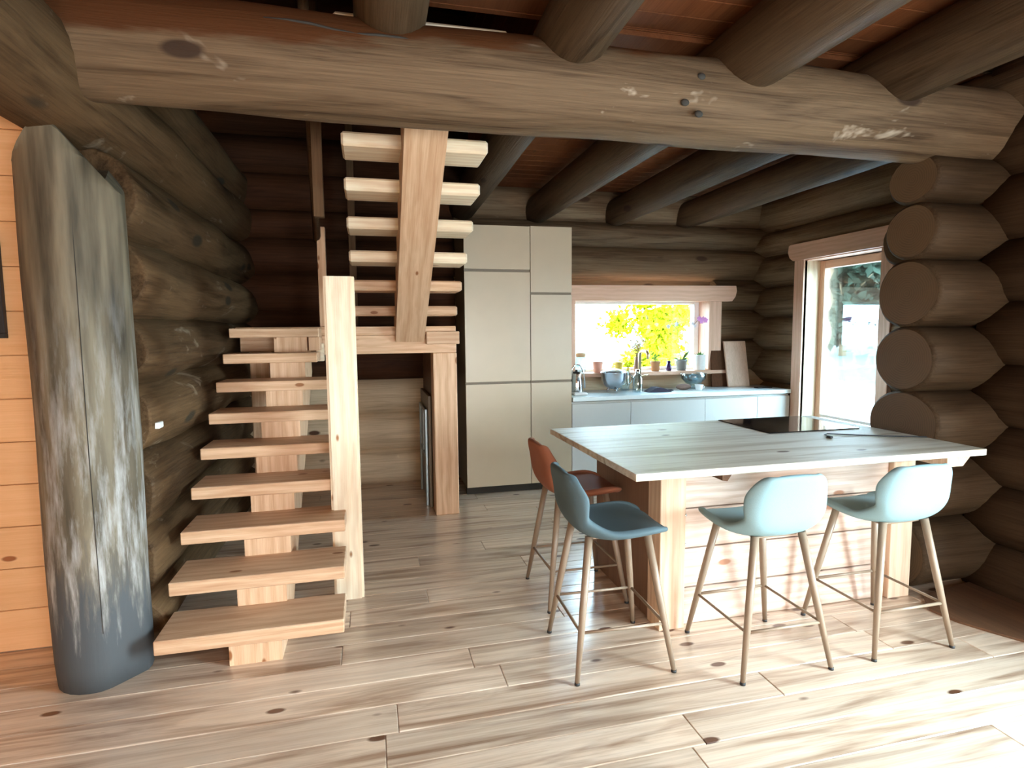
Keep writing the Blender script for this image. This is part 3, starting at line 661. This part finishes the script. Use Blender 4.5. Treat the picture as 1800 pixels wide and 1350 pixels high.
# leaning boards stored below the landing
bd = MB((.48, 5.2, 0)); bd.box(.47, .495, 4.90, 5.62, 0.002, .96, .004)
tag(bd.build('storage_board', 'cabside'), 'pale grey board stored upright under the stair landing', 'board')
fr = empty('folded_rack', (.45, 5.1, 0))
for (y0, y1, z0, z1) in ((4.96, 4.985, .0, .84), (5.50, 5.525, .0, .84), (4.985, 5.50, .815, .84), (4.985, 5.50, .42, .44), (5.22, 5.24, .44, .815)):
    box('rack_bar', 'zinc', fr, .445, .465, y0, y1, z0, z1, .003)
tag(fr, 'grey folded rack leaning upright in the nook under the landing', 'rack')

# ================================================================== KITCHEN CABINETS
def door_front(parent, name, mat, x0, x1, z0, z1, y=5.15, t=.019):
    return box(name, mat, parent, x0 + .0015, x1 - .0015, y, y + t, z0 + .002, z1 - .002, .0015)
c1 = empty('tall_cabinet', (1.13, 5.43, 0))
box('cabinet_body', 'cabside', c1, .835, 1.440, 5.172, 5.715, .07, 2.435, .001)
box('plinth', 'gap', c1, .84, 1.44, 5.21, 5.26, 0, .07, 0)
for a_, b_ in ((.075, 1.022), (1.040, 2.028), (2.048, 2.435)): door_front(c1, 'cabinet_door', 'cab', .833, 1.438, a_, b_)
tag(c1, 'tall beige kitchen cupboard with three doors beside the stair landing', 'cabinet')
c2 = empty('tall_cabinet', (1.64, 5.43, 0))
box('cabinet_body', 'cabside', c2, 1.442, 1.838, 5.172, 5.715, .07, 2.440, .001)
box('plinth', 'gap', c2, 1.442, 1.838, 5.21, 5.26, 0, .07, 0)
for a_, b_ in ((.075, 1.022), (1.040, 1.828), (1.846, 2.440)): door_front(c2, 'cabinet_door', 'cab', 1.441, 1.838, a_, b_)
tag(c2, 'narrower tall beige cupboard touching the end of the white worktop', 'cabinet')
for nm, x0, x1, lab in (('b', 1.84, 2.44, 'white base cabinet under the steel bowl, against the tall cupboards'),
                        ('b', 2.44, 3.245, 'widest white base cabinet, below the kitchen tap'),
                        ('b', 3.245, 3.845, 'white base cabinet below the clear glass bowl'),
                        ('b', 3.845, 4.225, 'narrow white base cabinet at the worktop end by the glazed door')):
    c = empty('base_cabinet', ((x0 + x1) / 2, 5.43, 0))
    box('cabinet_body', 'basecab', c, x0 + .001, x1 - .001, 5.172, 5.70, .07, .822, 0)
    box('plinth', 'gap', c, x0 + .001, x1 - .001, 5.21, 5.26, 0, .07, 0)
    door_front(c, 'cabinet_door', 'basecab', x0, x1, .075, .808)
    tag(c, lab, 'cabinet')
wt = MB((3.0, 5.43, .83)); wt.box(1.842, 4.228, 5.13, 5.70, .832, .872, .003)
tag(wt.build('worktop', 'worktop'), 'long white kitchen worktop under the window', 'worktop')

# ================================================================== ISLAND
isl = empty('kitchen_island', (2.1, 2.95, 0))
tag(isl, 'pine kitchen island with overhanging pale plank top', 'island')
mb = MB((2.0, 2.8, .865)); mb.box(1.064, 2.942, 2.19, 3.375, .868, .90, .002); mb.build('island_top', 'top', isl)
box('leg', 'ileg', isl, 1.362, 1.500, 2.53, 2.66, 0, .868, .003)
box('leg', 'ileg', isl, 2.755, 2.90, 2.53, 2.66, 0, .868, .003)
box('side_panel', 'islandside', isl, 1.372, 1.40, 2.66, 3.40 - .02, 0, .868, .001)
box('side_panel', 'islandside', isl, 2.86, 2.885, 2.92, 3.36, 0, .868, .001)
box('back_panel', 'basecab', isl, 1.40, 2.86, 3.34, 3.36, 0.0, .868, .001)
for z0, z1 in ((.002, .190), (.197, .395), (.402, .601), (.608, .806), (.808, .866)):
    box('plank', 'iplank', isl, 1.502, 2.753, 2.562, 2.59, z0, z1, .0025)
box('plank_backing', 'gap', isl, 1.46, 2.80, 2.592, 2.60, .01, .86, 0)
for x in (1.53, 2.93):
    p_ = [(2.23, .866), (2.56, .866), (2.56, .80), (2.30, .80)]
    if x > 2: MB((2.87, 2.5, .8)).prism([(2.76, .866), (2.915, .866), (2.86, .808), (2.76, .808)], 'Y', 2.24, 2.53).build('bracket', 'ileg', isl)
    else: MB((1.53, 2.5, .8)).prism([(1.505, .866), (1.56, .866), (1.53, .825), (1.505, .83)], 'Y', 2.24, 2.53).build('bracket', 'darkwood', isl)
for z in (.575, .425):
    MB((1.507, 2.53, z)).ball((1.509, 2.552, z), .010, 2).build('hook', 'chrome', isl)
hob = MB((2.5, 3.08, .9)); hob.box(2.21, 2.83, 2.845, 3.355, .9005, .906, .002)
tag(hob.build('induction_hob', 'hob'), 'black glass hob set flush in the island top', 'hob')
cb = MB((2.6, 2.65, .905)); cb.tube([(2.44, 2.655, .906), (2.45, 2.70, .908), (2.50, 2.735, .906), (2.62, 2.655, .905), (2.74, 2.59, .905), (2.87, 2.535, .905), (2.93, 2.50, .905)], .0035, 8)
tag(cb.build('power_cable', 'black'), 'thin black cable lying on the island top in front of the hob', 'cable')
kb = MB((2.43, 2.66, .9)); kb.box(2.418, 2.437, 2.62, 2.655, .901, .915, .004)
tag(kb.build('cable_clip', 'black'), 'small black plug at the end of the thin cable on the island', 'plug')

# ================================================================== BAR STOOLS
def stool(fab, label, loc, rot):
    t = empty('bar_stool', (0, 0, 0))
    # upholstered shell: profile from the seat front to the top of the back
    prof = [(.232, .592, .135), (.222, .612, .178), (.15, .622, .208), (.05, .614, .216), (-.06, .604, .207), (-.132, .607, .186), (-.188, .645, .178), (-.207, .715, .193), (-.216, .785, .190), (-.228, .835, .182), (-.236, .873, .158), (-.239, .893, .115)]
    nu = 13; bm = bmesh.new(); G = []
    for j, (yy, zz, w) in enumerate(prof):
        row = []
        for i in range(nu):
            u = -1 + 2 * i / (nu - 1); x = math.sin(u * PI / 2) * w
            curl = abs(u) ** 3
            back = max(0.0, min(1.0, (j - 4) / 4.0))
            z = zz + curl * (.034 * (1 - back)) + (.040 * abs(u) ** 2 if j in (5, 6) else 0) + (-.022 * curl if j >= 9 else 0)
            y = yy + curl * .062 * back * (1 if j < 10 else .7)
            if j < 2: z -= 0.01 * (1 - abs(u)); y -= .03 * curl
            row.append(bm.verts.new((x, y, z)))
        G.append(row)
    for j in range(len(prof) - 1):
        for i in range(nu - 1):
            f = bm.faces.new((G[j][i], G[j][i + 1], G[j + 1][i + 1], G[j + 1][i])); f.smooth = True
    me = bpy.data.meshes.new('seat_shell'); bm.to_mesh(me); bm.free(); me.materials.append(M[fab])
    o = bpy.data.objects.new('seat_shell', me); COL.objects.link(o); o.parent = t
    so = o.modifiers.new('s', 'SOLIDIFY'); so.thickness = .034; so.offset = 0
    su = o.modifiers.new('u', 'SUBSURF'); su.levels = 2; su.render_levels = 2
    # mounting frame under the shell
    mb = MB(); mb.box(-.11, .11, -.12, .12, .586, .598, .004); mb.build('seat_frame', 'stoolleg', t)
    for sx in (-1, 1):
        for sy in (-1, 1):
            top = Vector((sx * .118, sy * .135, .606)); bot = Vector((sx * .222, sy * .222, .008))
            mb = MB(); mb.tube([top, top.lerp(bot, .5), bot], [.0175, .0165, .0105], 14); lg = mb.build('leg', 'stoolleg', t)
            mb = MB(); mb.tube([bot + Vector((0, 0, .004)), bot + Vector((0, 0, -.0075))], [.0115, .0120], 12); mb.build('rubber_foot', 'black', lg)
    q = .335  # fraction along the leg where the foot bars sit (z about .205)
    xx = .118 + (.222 - .118) * .665; yy = .135 + (.222 - .135) * .665; zb = .606 + (.008 - .606) * .665
    for s_ in (-1, 1):
        MB().tube([(-xx, s_ * yy, zb), (xx, s_ * yy, zb)], .0072, 10).build('foot_bar', 'stoolleg', t)
        MB().tube([(s_ * xx, -yy, zb), (s_ * xx, yy, zb)], .0062, 10).build('foot_bar', 'stoolleg', t)
    t.location = loc; t.rotation_euler = (0, 0, math.radians(rot))
    return tag(t, label, 'stool', 'bar stools round the island')
stool('slate', 'slate blue bar stool facing the island end, in front of the rust brown one', (1.045, 2.43, 0), -92)
stool('rust', 'rust brown bar stool at the island end, half hidden by a slate blue one', (1.115, 3.075, 0), -90)
stool('bluegrey', 'pale blue-grey bar stool at the long side of the island, nearer the corner leg', (1.715, 2.265, 0), 0)
stool('bluegrey', 'pale blue-grey bar stool at the long side of the island, nearer the log partition', (2.395, 2.270, 0), 0)

# ================================================================== THINGS ON THE WORKTOP
ZT = .872
k_ = empty('kettle', (2.0, 5.47, ZT))
MB((2.0, 5.47, ZT)).lathe((2.0, 5.47, ZT), [(0, .001), (.066, .001), (.068, .012), (.060, .11), (.050, .19), (.046, .20), (.0, .205)], 24).build('kettle_body', 'chrome', k_)
MB((2.0, 5.47, ZT)).lathe((2.0, 5.47, ZT), [(.044, .201), (.036, .216), (.012, .222), (.012, .236), (0, .238)], 20).build('lid', 'black', k_)
MB((2.0, 5.47, ZT)).tube([(1.955, 5.47, ZT + .17), (1.955, 5.47, ZT + .25), (1.985, 5.47, ZT + .285), (2.03, 5.47, ZT + .285), (2.065, 5.47, ZT + .24), (2.085, 5.47, ZT + .15), (2.088, 5.47, ZT + .05)], .009, 10).build('handle', 'chrome', k_)
MB((2.0, 5.47, ZT)).tube([(2.0, 5.42, ZT + .13), (1.995, 5.39, ZT + .19)], [.016, .010], 10).build('spout', 'chrome', k_)
tag(k_, 'shiny metal kettle with an arched handle beside the tall cupboard', 'kettle')
d_ = MB((1.98, 5.30, ZT)); d_.box(1.90, 2.04, 5.25, 5.36, ZT + .001, ZT + .028, .010)
tag(d_.build('folded_cloth', 'white'), 'small folded white cloth on the worktop in front of the kettle', 'cloth')
b_ = empty('mixing_bowl', (2.39, 5.45, ZT))
MB((2.39, 5.45, ZT)).lathe((2.39, 5.45, ZT), [(0, .035), (.05, .038), (.095, .075), (.122, .13), (.130, .20), (.133, .205), (.126, .205), (.118, .13), (.09, .08), (0, .045)], 28).build('bowl', 'steel', b_)
for k in range(3):
    a = k * 2.094 + .5; MB((2.39, 5.45, ZT)).tube([(2.39 + .05 * math.cos(a), 5.45 + .05 * math.sin(a), ZT + .04), (2.39 + .066 * math.cos(a), 5.45 + .066 * math.sin(a), ZT + .006)], [.014, .010], 10).build('foot', 'steel', b_)
MB((2.39, 5.45, ZT)).lathe((2.39, 5.45, ZT), [(.132, .206), (.128, .214), (.05, .238), (0, .24)], 24).build('lid', 'jarglass', b_)
tag(b_, 'footed stainless steel mixing bowl with a clear lid on the worktop', 'bowl')
j_ = empty('glass_bottle', (2.61, 5.36, ZT))
MB((2.61, 5.36, ZT)).lathe((2.61, 5.36, ZT), [(0, .001), (.048, .001), (.050, .01), (.050, .14), (.040, .17), (.022, .19), (.020, .205), (.024, .21)], 24).build('bottle_body', 'jarglass', j_)
MB((2.61, 5.36, ZT)).lathe((2.61, 5.36, ZT), [(.022, .206), (.022, .23), (0, .232)], 16).build('cap', 'chrome', j_)
tag(j_, 'clear pale blue glass bottle in front of the steel mixing bowl', 'bottle')
j_ = empty('glass_jug', (2.57, 5.575, ZT))
MB((2.57, 5.575, ZT)).lathe((2.57, 5.575, ZT), [(0, .001), (.045, .001), (.052, .06), (.050, .15), (.044, .2), (.050, .215)], 24).build('jug_body', 'jarglass', j_)
MB((2.57, 5.575, ZT)).tube([(2.62, 5.575, ZT + .17), (2.65, 5.575, ZT + .15), (2.647, 5.575, ZT + .09), (2.62, 5.575, ZT + .06)], .006, 8).build('handle', 'jarglass', j_)
tag(j_, 'clear glass jug with a handle between the steel bowl and the tap', 'jug')
f_ = empty('kitchen_tap', (2.73, 5.56, ZT))
MB((2.73, 5.56, ZT)).lathe((2.73, 5.56, ZT), [(0, 0), (.030, 0), (.030, .012), (.020, .02), (.0, .02)], 20).build('tap_base', 'brass', f_)
MB((2.73, 5.56, ZT)).tube([(2.73, 5.56, ZT + .01), (2.73, 5.56, ZT + .38), (2.735, 5.53, ZT + .405), (2.738, 5.42, ZT + .405), (2.738, 5.395, ZT + .38), (2.738, 5.395, ZT + .33)], .016, 14).build('spout', 'brass', f_)
MB((2.73, 5.56, ZT)).tube([(2.745, 5.56, ZT + .14), (2.83, 5.55, ZT + .165)], [.011, .007], 10).build('lever', 'brass', f_)
tag(f_, 'tall champagne metal kitchen tap in front of the window', 'tap')
c_ = MB((2.82, 5.36, ZT)); bm = c_.bm
c_.prism([(2.70, ZT + .001), (2.96, ZT + .001), (2.94, ZT + .018), (2.84, ZT + .048), (2.79, ZT + .046), (2.74, ZT + .02)], 'Y', 5.30, 5.42)
tag(c_.build('dish_cloth', 'cloth'), 'crumpled black cloth on the worktop next to the tap', 'cloth')
c_ = empty('sink_plug', (3.0, 5.40, ZT)); MB((3.0, 5.40, ZT)).lathe((3.0, 5.40, ZT), [(0, .001), (.03, .001), (.028, .014), (0, .016)], 16).build('disc', 'black', c_)
tag(c_, 'tiny round black plug on the worktop near the black cloth', 'plug')
c_ = MB((3.15, 5.45, ZT)); c_.ball((3.17, 5.44, ZT + .032), .05, 3, (1.75, .9, .63))
tag(c_.build('bread_loaf', 'bread'), 'small dark brown loaf on the worktop by the glass bowl', 'bread')
c_ = empty('glass_bowl', (3.33, 5.52, ZT))
MB((3.33, 5.52, ZT)).lathe((3.33, 5.52, ZT), [(0, .001), (.055, .001), (.055, .008), (.02, .015), (.02, .03), (.08, .06), (.125, .11), (.135, .165), (.131, .165), (.118, .11), (.075, .068), (0, .05)], 28).build('bowl', 'jarglass', c_)
MB((3.33, 5.52, ZT)).ball((3.33, 5.52, ZT + .11), .055, 2, (1, 1, .9)).build('contents', 'zinc', c_)
tag(c_, 'clear footed glass bowl holding something grey on the worktop', 'bowl')
c_ = empty('white_cup', (3.30, 5.36, ZT)); MB((3.30, 5.36, ZT)).lathe((3.30, 5.36, ZT), [(0, .001), (.03, .001), (.042, .05), (.044, .06), (.040, .06), (.028, .01), (0, .01)], 20).build('cup_body', 'white', c_)
MB((3.30, 5.36, ZT)).tube([(3.342, 5.36, ZT + .05), (3.362, 5.36, ZT + .04), (3.358, 5.36, ZT + .02), (3.338, 5.36, ZT + .018)], .004, 8).build('handle', 'white', c_)
tag(c_, 'little white cup in front of the clear glass bowl', 'cup')
# cutting boards leaning in the corner
def lean_board(name, mat, x0, x1, z1, yb, yt, th, label, taper=0.0):
    mb = MB(((x0 + x1) / 2, yb, ZT)); mb.box(x0, x1, -th / 2, th / 2, 0, z1 - ZT, .006)
    for v in mb.bm.verts:
        co = v.co + mb.o; f = co.z / (z1 - ZT)
        co.x = (x0 + x1) / 2 + (co.x - (x0 + x1) / 2) * (1 - taper * f)
        co.y = co.y + yb + (yt - yb) * f; co.z = ZT + .001 + co.z; v.co = co - mb.o
    return tag(mb.build(name, mat), label, 'board')
lean_board('cutting_board', 'oakboard', 3.765, 4.035, 1.365, 5.55, 5.655, .024, 'light oak cutting board leaning in the corner at the worktop end')
lean_board('cutting_board', 'walnut', 3.60, 3.80, 1.355, 5.605, 5.685, .020, 'dark walnut cutting board leaning behind the oak one beside the window', .25)
c_ = MB((4.05, 5.35, ZT)); c_.box(3.97, 4.14, 5.31, 5.39, ZT + .001, ZT + .010, .003)
tag(c_.build('mobile_phone', 'black'), 'flat black phone lying near the end of the white worktop', 'phone')

# ================================================================== WINDOW SILL
ZS = 1.056; YS = 5.70
def pot(x, r, h, mat, label, cat='plant pot', name='flower_pot', top=None):
    t = empty(name, (x, YS, ZS)); rt = top or r * 1.2
    MB((x, YS, ZS)).lathe((x, YS, ZS), [(0, .001), (r, .001), (rt, h * .82), (rt * 1.06, h * .83), (rt * 1.06, h), (rt * .95, h), (rt * .93, h * .85), (0, h * .84)], 22).build('pot_body', mat, t)
    return tag(t, label, cat)
def sprig(t, x, z0, n, spread, hgt, seed, leafL=.035, mat='leaf', y=YS):
    r_ = random.Random(seed); ms = MB((x, y, z0)); ml = MB((x, y, z0))
    for k in range(n):
        a = r_.uniform(0, 2 * PI); e = Vector((math.cos(a) * spread * r_.uniform(.4, 1), math.sin(a) * spread * .5, hgt * r_.uniform(.55, 1)))
        p0 = Vector((x, y, z0)); p1 = p0 + Vector((e.x * .3, e.y * .3, e.z * .6)); p2 = p0 + e
        ms.tube([p0, p1, p2], [.0022, .0016, .001], 5)
        for q in (.35, .55, .75, .9, 1.0):
            pp = p0.lerp(p1, q * 2) if q < .5 else p1.lerp(p2, q * 2 - 1)
            ml.leaf(pp, (r_.gauss(0, 1), r_.gauss(0, .5), r_.gauss(.3, .5)), (0, -1, .4), leafL, leafL * .5)
    ms.build('stems', 'stem', t); ml.build('leaves', mat, t)
t = empty('storage_jar', (2.13, YS, ZS))
MB((2.13, YS, ZS)).lathe((2.13, YS, ZS), [(0, .001), (.052, .001), (.054, .01), (.054, .15), (.046, .17)], 22).build('jar_body', 'jarglass', t)
MB((2.13, YS, ZS)).lathe((2.13, YS, ZS), [(.044, .165), (.05, .172), (.05, .205), (0, .21)], 20).build('lid', 'cork', t)
tag(t, 'glass storage jar with a cork lid at the cupboard end of the sill', 'jar')
pot(2.32, .042, .115, 'pink', 'pink clay pot on the sill behind the kettle', 'pot')
t = empty('yellow_mug', (2.555, YS, ZS))
MB((2.555, YS, ZS)).lathe((2.555, YS, ZS), [(0, .001), (.036, .001), (.042, .10), (.044, .105), (.039, .105), (.034, .01), (0, .01)], 20).build('mug_body', 'yellow', t)
MB((2.555, YS, ZS)).tube([(2.515, YS, ZS + .085), (2.49, YS, ZS + .07), (2.492, YS, ZS + .04), (2.518, YS, ZS + .03)], .005, 8).build('handle', 'yellow', t)
tag(t, 'yellow mug on the sill above the steel bowl', 'mug')
t = pot(2.665, .018, .04, 'yellow', 'small low pot of yellow sprigs on the sill between mug and vase'); sprig(t, 2.665, ZS + .03, 6, .05, .08, 5, .03, 'yleaf')
t = empty('clay_vase', (2.765, YS, ZS))
MB((2.765, YS, ZS)).lathe((2.765, YS, ZS), [(0, .001), (.030, .001), (.036, .05), (.030, .10), (.020, .14), (.026, .155), (.020, .152), (0, .13)], 22).build('vase_body', 'mauve', t)
sprig(t, 2.765, ZS + .13, 14, .075, .20, 9, .03, 'dried')
tag(t, 'mauve clay vase of dried flowers behind the kitchen tap', 'vase')
t = pot(2.98, .042, .105, 'terracotta', 'terracotta pot with a thin green seedling on the window sill', top=.052); sprig(t, 2.98, ZS + .085, 5, .085, .12, 11, .035)
t = empty('small_vase', (3.14, YS, ZS))
MB((3.14, YS, ZS)).lathe((3.14, YS, ZS), [(0, .001), (.030, .001), (.032, .035), (.028, .06), (.018, .075), (.022, .105), (.018, .10), (0, .06)], 20).build('vase_body', 'purple', t)
tag(t, 'small dark purple glass vase between terracotta and grey pots', 'vase')
t = pot(3.29, .048, .12, 'zinc', 'grey zinc pot with a tall orchid on the window sill', top=.062)
ms = MB((3.29, YS, ZS)); ml = MB((3.29, YS, ZS)); mp_ = MB((3.29, YS, ZS))
P0 = (3.29, YS, ZS + .10)
ms.tube([P0, (3.262, YS, ZS + .2), (3.252, YS, ZS + .32), (3.235, YS, ZS + .44), (3.19, YS, ZS + .49), (3.12, YS, ZS + .48)], .0032, 6)
ms.tube([P0, (3.36, YS, ZS + .22), (3.39, YS, ZS + .36), (3.42, YS, ZS + .48), (3.50, YS, ZS + .56), (3.55, YS - .01, ZS + .55)], .0032, 6)
ml.leaf(P0, (.8, -.1, 1), (-.6, -.6, .5), .15, .035); ml.leaf(P0, (-1, -.1, .35), (0, -.7, .7), .13, .03); ml.leaf(P0, (.4, -.2, .25), (0, -.7, .7), .08, .03)
def flower(mb, c, r):
    for k in range(5):
        a = k * 2 * PI / 5 + .3; mb.leaf(c, (math.cos(a), -.15, math.sin(a)), (0, -1, 0), r, r * .8)
for c, q in (((3.12, YS - .01, ZS + .475), .03), ((3.215, YS - .01, ZS + .50), .03), ((3.41, YS - .01, ZS + .505), .024), ((3.44, YS - .01, ZS + .48), .024)):
    mf = MB(c); flower(mf, c, q); mf.build('flower', 'petalw', t)
for c in ((3.485, YS - .02, ZS + .555), (3.53, YS - .02, ZS + .55), (3.56, YS - .02, ZS + .54), (3.51, YS - .02, ZS + .53)): mp_ = MB(c); flower(mp_, c, .036); mp_.build('flower', 'petalp', t)
ms.build('flower_stems', 'stem', t); ml.build('leaves', 'leaf', t); 
t = empty('white_canister', (3.505, YS - .01, ZS))
MB((3.505, YS - .01, ZS)).lathe((3.505, YS - .01, ZS), [(0, .001), (.058, .001), (.060, .01), (.060, .145), (.064, .15), (.064, .165), (.056, .165), (.054, .15), (0, .148)], 26).build('canister_body', 'white', t)
r_ = random.Random(4); mb = MB((3.505, YS - .01, ZS))
for k in range(26):
    a = r_.uniform(0, 2 * PI); mb.leaf((3.505 + math.cos(a) * .01, YS - .01 + math.sin(a) * .01, ZS + .145), (math.cos(a), math.sin(a), r_.uniform(.5, 1.6)), (-math.cos(a), -math.sin(a), .5), r_.uniform(.04, .075), .022)
mb.build('succulent', 'leaf', t)
tag(t, 'white canister with a small succulent at the corner end of the sill', 'plant pot')

# ================================================================== LEFT WALL BITS
pf = empty('picture_frame', (-1.9, 3.12, 1.48))
x0, x1, z0, z1 = -2.25, -1.595, 1.487, 1.955
for (a_, b_, c_, d_) in ((x0, x1, z0, z0 + .022), (x0, x1, z1 - .022, z1), (x0, x0 + .022, z0 + .022, z1 - .022), (x1 - .022, x1, z0 + .022, z1 - .022)):
    box('frame_bar', 'black', pf, a_, b_, 3.112, 3.138, c_, d_, .002)
box('mat_board', 'white', pf, x0 + .02, x1 - .02, 3.126, 3.132, z0 + .02, z1 - .02, 0)
box('picture', 'cloth', pf, x0 + .05, x1 - .05, 3.122, 3.127, z0 + .05, z1 - .05, 0)
tag(pf, 'black framed dark picture with a white mat on the orange boarded wall', 'picture')
sw = MB((-.985, 3.04, 1.07)); sw.box(-.995, -.968, 3.03, 3.09, 1.055, 1.085, .004)
tag(sw.build('wall_bracket', 'white'), 'tiny white bracket on the log wall beside the grey post', 'bracket')
